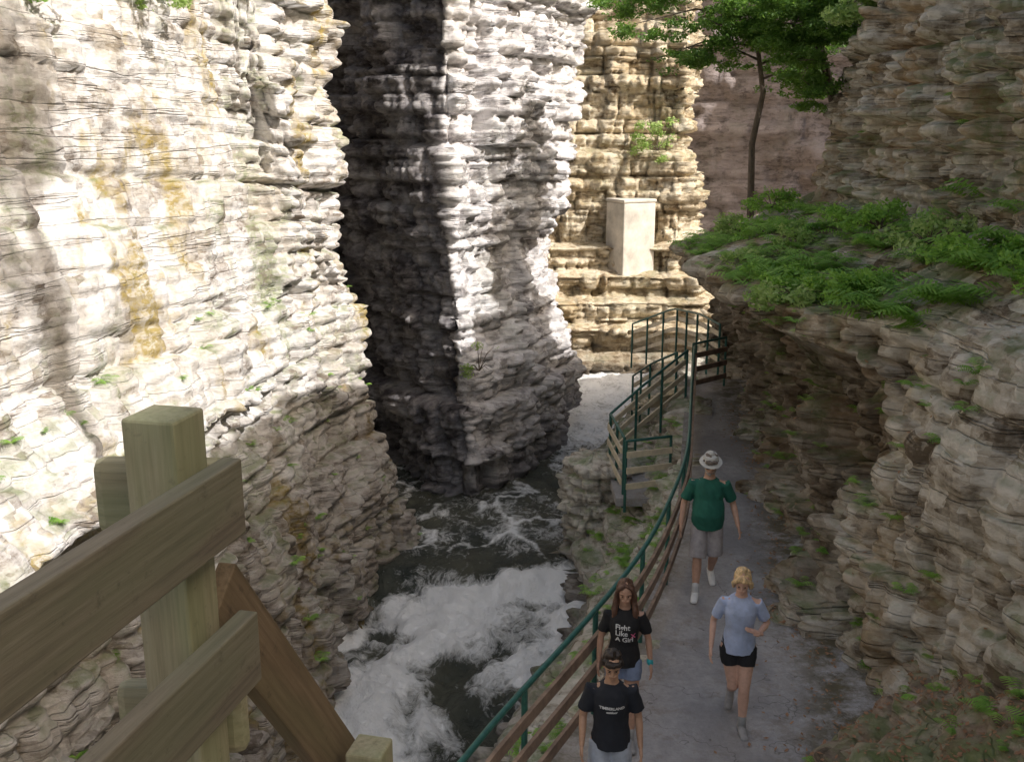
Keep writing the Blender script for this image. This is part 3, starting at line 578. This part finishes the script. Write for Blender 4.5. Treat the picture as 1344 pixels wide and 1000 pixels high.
def person(name,loc,hgt,rot,J,skin,shirt,short,hairc,shoe,female=False,belly=0,short_len=.55,hair='short',hat=False,tilt=.25,yaw=0,sleeve=.75,shorts_r=.095,Wd=1.0,lean=0):
    e=empty(name,loc); k=hgt/1.75; e.scale=(k,k,k); e.rotation_euler=(lean,0,rot)
    W=(.88 if female else 1.0)*Wd
    msk=simple(name+'_skin',skin,.5,.12,25); msh=simple(name+'_shirt',shirt,.85,.18,9,.2,.004); mst=simple(name+'_shorts',short,.85,.2,14,.3,.004); mh=simple(name+'_hair',hairc,.5,.5,40,.6,.006,sc=(1,1,.15))
    tor=[(.86,.15,.115),(.95,.165,.12),(1.03,.15,.112),(1.11,.135 if female else .15,.105),(1.2,.145,.115),(1.3,.16,.125),(1.37,.16,.11),(1.425,.12,.085),(1.46,.065,.062),(1.56,.054,.056)]
    def torso(add,top=99,bot=0,be=0):
        P=[];R_=[]
        for z,a,b_ in tor:
            if z>top or z<bot: continue
            bb=belly*math.exp(-((z-1.06)/.13)**2)
            P.append((0,-bb*.5-(.012 if female and abs(z-1.27)<.08 else 0),z)); R_.append((a*W+add+bb*.4,b_+add+bb*.55))
        return P,R_
    gs=[]
    P,R_=torso(0); gs.append(tube_geo(P,R_,20,False))
    hd=[]
    for s,key in ((-1,'l'),(1,'r')):
        sh=Vector((s*.18*W,0,1.395)); el=Vector(J['el_'+key]); wr=Vector(J['wr_'+key])
        gs.append(tube_geo([Vector((s*.12*W,0,1.39)),sh,(sh+el)/2,el,el.lerp(wr,.3),wr],[.055,.054*W,.046*W,.038*W,.039*W,.026*W],12))
        hd.append(hand(wr,Vector(J.get('hd_'+key,tuple(wr-el))),s))
        hp=Vector((s*.085,0,.89)); kn=Vector(J['kn_'+key]); an=Vector(J['an_'+key])
        gs.append(tube_geo([hp,hp.lerp(kn,.35),kn,kn.lerp(an,.3)+Vector((0,.012,0)),kn.lerp(an,.7),an],[.093,.085,.055,.057,.042,.036],14))
    body=remesh('body',join_geo(gs),.009,msk,e)
    V,F=join_geo(hd); mesh_obj('hands',V,F,msk,e,True)
    prof=[(0,.026,.026,-.052),(.018,.042,.045,-.04),(.045,.055,.066,-.022),(.085,.066,.084,-.006),(.125,.072,.092,.0),(.165,.071,.092,.002),(.2,.058,.075,.006),(.226,.03,.042,.006)]
    hs=[tube_geo([(0,y_,z_) for z_,_,_,y_ in prof],[(a,b_) for _,a,b_,_ in prof],18),
        tube_geo([(0,-.088,.128),(0,-.104,.098),(0,-.098,.088)],[.009,.014,.011],8),
        tube_geo([(-.05,-.068,.138),(0,-.086,.14),(.05,-.068,.138)],[.012,.013,.012],8),
        tube_geo([(-.03,-.082,.06),(0,-.09,.06),(.03,-.082,.06)],[.010,.012,.010],8),
        tube_geo([(0,.01,-.07),(0,.005,.03)],[.052,.052],12)]
    for s in (-1,1):
        hs.append(tube_geo([(s*.072,.005,.085),(s*.082,.012,.11),(s*.078,.012,.135)],[(.008,.014),(.009,.018),(.007,.012)],8))
        hs.append(tube_geo([(s*.04,-.062,.085),(s*.042,-.06,.09)],[.018,.018],8))
    hm=Matrix.Translation((0,-.005,1.53))@Matrix.Rotation(yaw,4,'Z')@Matrix.Rotation(tilt,4,'X')
    head=remesh('head',join_geo(hs),.006,msk,e,smooth_it=2); head.matrix_local=hm
    ey=join_geo([tube_geo([(s*.03,-.086,.115),(s*.03,-.081,.115)],[(.009,.004),(.009,.004)],8) for s in (-1,1)])
    o=mesh_obj('eyes',ey[0],ey[1],M_eye,e,True); o.matrix_local=hm
    bw=join_geo([tube_geo([(s*.018,-.093,.134),(s*.044,-.083,.135)],[.0025,.0025],6) for s in (-1,1)]); o=mesh_obj('eyebrows',bw[0],bw[1],mh,e,True); o.matrix_local=hm
    lp=tube_geo([(-.022,-.09,.058),(0,-.098,.058),(.022,-.09,.058)],[.003,.005,.003],6); o=mesh_obj('lips',*lp,simple(name+'_lips',(skin[0]*.75,skin[1]*.45,skin[2]*.45),.5),e,True); o.matrix_local=hm
    hg=[tube_geo([(0,.03,.075),(0,.03,.12),(0,.022,.165),(0,.012,.205),(0,.01,.232)],[(.07,.07),(.082,.085),(.083,.098),(.07,.085),(.035,.045)],18)]
    if hair=='mid':
        for s in (-1,1): hg.append(tube_geo([(s*.02,-.065,.205),(s*.062,-.065,.17),(s*.085,-.03,.11),(s*.082,-.01,.04)],[.025,.026,.026,.018],10))
        hg.append(tube_geo([(-.03,-.075,.2),(.02,-.085,.185),(.06,-.07,.16)],[.02,.02,.015],10))
        hg.append(tube_geo([(0,.06,.15),(0,.07,.07),(0,.06,.02)],[(.08,.04),(.085,.04),(.06,.03)],14))
    if hair=='long':
        for s in (-1,1): hg.append(tube_geo([(s*.012,-.055,.222),(s*.062,-.055,.19),(s*.085,-.03,.12),(s*.092,-.03,.03),(s*.10,-.06,-.06),(s*.095,-.085,-.16),(s*.09,-.09,-.22)],[.018,.024,.026,.03,.034,.028,.012],10))
        hg.append(tube_geo([(0,.06,.15),(0,.075,.05),(0,.085,-.08),(0,.09,-.2)],[(.085,.04),(.1,.045),(.12,.035),(.1,.02)],16))
    if hair=='short':
        hg.append(tube_geo([(-.05,-.07,.185),(0,-.088,.19),(.05,-.07,.185)],[.024,.028,.024],10))
        hg.append(tube_geo([(-.04,.0,.225),(0,-.02,.24),(.04,.0,.228)],[.035,.04,.035],10))
        for s in (-1,1): hg.append(tube_geo([(s*.068,-.03,.18),(s*.077,.0,.12)],[.02,.016],8))
    o=remesh('hair',join_geo(hg),.007,mh,e,.012,(35,35,9),1,seed=3); o.matrix_local=hm
    if hat:
        mhat=simple(name+'_hat',(.5,.49,.46),.9,.1,30)
        g=join_geo([tube_geo([(0,.012,.15),(0,.012,.2),(0,.012,.235),(0,.012,.25)],[(.092,.112),(.086,.104),(.074,.09),(.04,.05)],24,True),
                    tube_geo([(0,.0,.150),(0,.0,.162)],[(.135,.155),(.098,.118)],28,False)])
        o=remesh('hat',g,.006,mhat,e,.003,(20,20,20),1); o.matrix_local=hm
        mb=simple(name+'_beard',(.35,.3,.26),.9,.4,60,.5,.004); o=remesh('beard',join_geo([tube_geo([(-.055,-.03,.06),(-.03,-.07,.03),(0,-.082,.022),(.03,-.07,.03),(.055,-.03,.06)],[.016,.022,.026,.022,.016],10)]),.006,mb,e,.003); o.matrix_local=hm
        o=mesh_obj('sunglasses',*join_geo([tube_geo([(s*.012,-.098,.12),(s*.052,-.09,.12)],[(.016,.006),(.016,.006)],10,True,ref=(0,0,1)) for s in (-1,1)]),M_eye,e,True); o.matrix_local=hm
    P,R_=torso(.018,1.465,.84,0); R_[0]=(R_[0][0]+.014,R_[0][1]+.014)
    gs=[tube_geo(P,R_,22,False)]
    sr=.056 if female else .068
    for s,key in ((-1,'l'),(1,'r')):
        sh=Vector((s*.18*W,0,1.393)); el=Vector(J['el_'+key]); end=sh.lerp(el,sleeve)
        gs.append(tube_geo([Vector((s*.1*W,0,1.385)),sh,end],[sr,sr,sr+.004],14,False))
    shirt_o=remesh('shirt',join_geo(gs),.009,msh,e,.0085,(13,13,7),2,seed=len(name))
    gs=[tube_geo([(0,0,.83),(0,0,.9),(0,0,1.0)],[(.155,.115),(.172,.13),(.155,.118)],20,False)]
    for s,key in ((-1,'l'),(1,'r')):
        hp=Vector((s*.085,0,.89)); kn=Vector(J['kn_'+key])
        end=hp.lerp(kn,min(1,short_len)); gs.append(tube_geo([hp,hp.lerp(end,.5),end],[.1,.102,shorts_r],16,False))
    remesh('shorts',join_geo(gs),.009,mst,e,.006,(16,16,6),2,seed=4)
    gs=[];so=[]
    for s,key in ((-1,'l'),(1,'r')):
        an=Vector(J['an_'+key]); p=J.get('ft_'+key,0.); yw=s*.15
        f=Vector((math.sin(yw),-math.cos(yw)*math.cos(p),-math.sin(p))); dn=Vector((0,0,-1))
        heel=an+dn*.045-f*.055; 
        gs.append(tube_geo([heel,an+dn*.038,an+dn*.045+f*.08,an+dn*.055+f*.155],[(.036,.038),(.042,.046),(.046,.036),(.04,.026)],14))
        gs.append(tube_geo([an,an+dn*.04],[.042,.045],12)); so.append(tube_geo([an+Vector((0,0,.09)),an],[.043,.040],12))
    remesh('shoes',join_geo(gs),.008,shoe,e,smooth_it=2)
    mesh_obj('socks',*join_geo(so),simple(name+'_socks',(.6,.6,.6) if not female else (.3,.3,.3),.9,.1),e,True)
    return e,shirt_o
def decal(txts,e,shirt,mats):
    sm=shirt.data; bv=BVHTree.FromPolygons([v.co for v in sm.vertices],[tuple(p.vertices) for p in sm.polygons])
    for (t,x_,z_,size,mt) in txts:
        cu=bpy.data.curves.new('shirt_print','FONT'); cu.body=t; cu.size=size; cu.align_x='CENTER'; cu.offset=.0015; cu.resolution_u=3
        o=bpy.data.objects.new('shirt_print',cu); S.collection.objects.link(o)
        dg=bpy.context.evaluated_depsgraph_get(); me=bpy.data.meshes.new_from_object(o.evaluated_get(dg)); bpy.data.objects.remove(o)
        for v in me.vertices:
            X_=v.co.x+x_; Z_=v.co.y+z_; h=bv.ray_cast(Vector((X_,-1,Z_)),Vector((0,1,0)))
            v.co=Vector((X_,(h[0].y if h[0] else -.14)-.006,Z_))
        me.materials.append(mats[mt]); q=bpy.data.objects.new('shirt_print',me); S.collection.objects.link(q); q.parent=e
M_pw=simple('print_white',(.7,.7,.7),.8,.1); M_pp=simple('print_pink',(.7,.15,.3),.8,.1)
JM={'el_l':(-.28,.05,1.13),'wr_l':(-.31,-.04,.88),'el_r':(.29,.06,1.13),'wr_r':(.35,-.08,.90),'kn_l':(-.11,-.14,.48),'an_l':(-.12,-.20,.09),'kn_r':(.09,-.02,.48),'an_r':(.09,.30,.17),'ft_r':.6}
person('man',(2.36,11.35,.0),1.78,-.12,JM,(.52,.31,.22),(.015,.115,.08),(.36,.33,.33),(.15,.12,.1),M_white,belly=.06,short_len=.95,hat=True,tilt=.3,shorts_r=.105,sleeve=.8)
JW={'el_l':(-.25,.07,1.13),'wr_l':(-.27,-.08,.91),'el_r':(.27,.05,1.14),'wr_r':(.17,-.20,1.17),'hd_r':(-.6,-.3,.35),'kn_l':(-.03,-.06,.47),'an_l':(-.02,.30,.20),'ft_l':.7,'kn_r':(.07,-.14,.48),'an_r':(.07,-.16,.09)}
person('woman',(2.12,8.55,.0),1.64,-.15,JW,(.60,.37,.28),(.42,.49,.68),(.015,.015,.018),(.60,.42,.22),M_dark,female=True,short_len=.42,hair='mid',tilt=.35,yaw=-.1,lean=.06)
JG={'el_l':(-.23,.02,1.13),'wr_l':(-.25,-.03,.88),'el_r':(.24,.02,1.13),'wr_r':(.27,-.04,.88),'kn_l':(-.09,-.05,.48),'an_l':(-.09,.12,.12),'kn_r':(.09,-.10,.48),'an_r':(.09,-.14,.09)}
e,sh=person('girl',(1.02,8.3,.0),1.59,-.1,JG,(.46,.27,.19),(.012,.012,.014),(.19,.24,.36),(.11,.055,.035),M_dark,female=True,short_len=.45,hair='long',tilt=.2)
decal([('Fight',-.02,1.29,.075,0),('Like',-.03,1.225,.075,0),('A Girl',.0,1.16,.07,0),('X',.085,1.20,.07,1)],e,sh,[M_pw,M_pp])
wb=tube_geo([(.262,-.033,.905),(.266,-.036,.89)],[.033,.033],12); mesh_obj('wristband',*wb,simple('teal_band',(.03,.35,.4),.5),e,True)
JB={'el_l':(-.24,.02,1.12),'wr_l':(-.25,-.10,.90),'el_r':(.24,.03,1.12),'wr_r':(.26,-.06,.87),'kn_l':(-.1,-.08,.48),'an_l':(-.1,-.1,.09),'kn_r':(.1,-.02,.48),'an_r':(.1,.14,.13)}
e,sh=person('teenage_boy',(.78,7.05,.0),1.59,-.05,JB,(.45,.27,.18),(.014,.017,.025),(.40,.44,.51),(.03,.02,.015),M_dark,short_len=.95,hair='short',tilt=.3,shorts_r=.1,Wd=.92)
decal([('TIMBERLAND',0,1.27,.036,0),('outdoor',0,1.235,.028,0)],e,sh,[M_pw,M_pp])
# ------------------------------------------------------------ light
sd=Vector((.85,-.5,0)).normalized(); el=math.radians(42)
Sv=Vector((sd.x*math.cos(el),sd.y*math.cos(el),math.sin(el)))
li=bpy.data.lights.new('sun','SUN'); li.energy=5; li.angle=math.radians(.5); li.color=(1,.97,.93)
lo=bpy.data.objects.new('sun',li); S.collection.objects.link(lo); lo.rotation_euler=Sv.to_track_quat('Z','Y').to_euler(); lo.location=(10,-5,30)
w=bpy.data.worlds.new('World'); S.world=w; w.use_nodes=True; nt=w.node_tree
sk=nt.nodes.new('ShaderNodeTexSky'); sk.sky_type='NISHITA'; sk.sun_disc=False; sk.sun_elevation=el; sk.sun_rotation=math.atan2(sd.x,sd.y); sk.dust_density=7.5; sk.air_density=1.6; sk.ozone_density=1.2
bg=nt.nodes['Background']; bg.inputs[1].default_value=.15; nt.links.new(sk.outputs[0],bg.inputs[0])
# ------------------------------------------------------------ camera
ca=bpy.data.cameras.new('camera'); co=bpy.data.objects.new('camera',ca); S.collection.objects.link(co); S.camera=co
ca.lens=35.3; ca.sensor_width=36; ca.clip_start=.05; ca.clip_end=500
co.location=(0,0,5.5); co.rotation_euler=(math.radians(76),0,0)
S.view_settings.view_transform='Standard'; S.view_settings.look='None'; S.view_settings.exposure=0
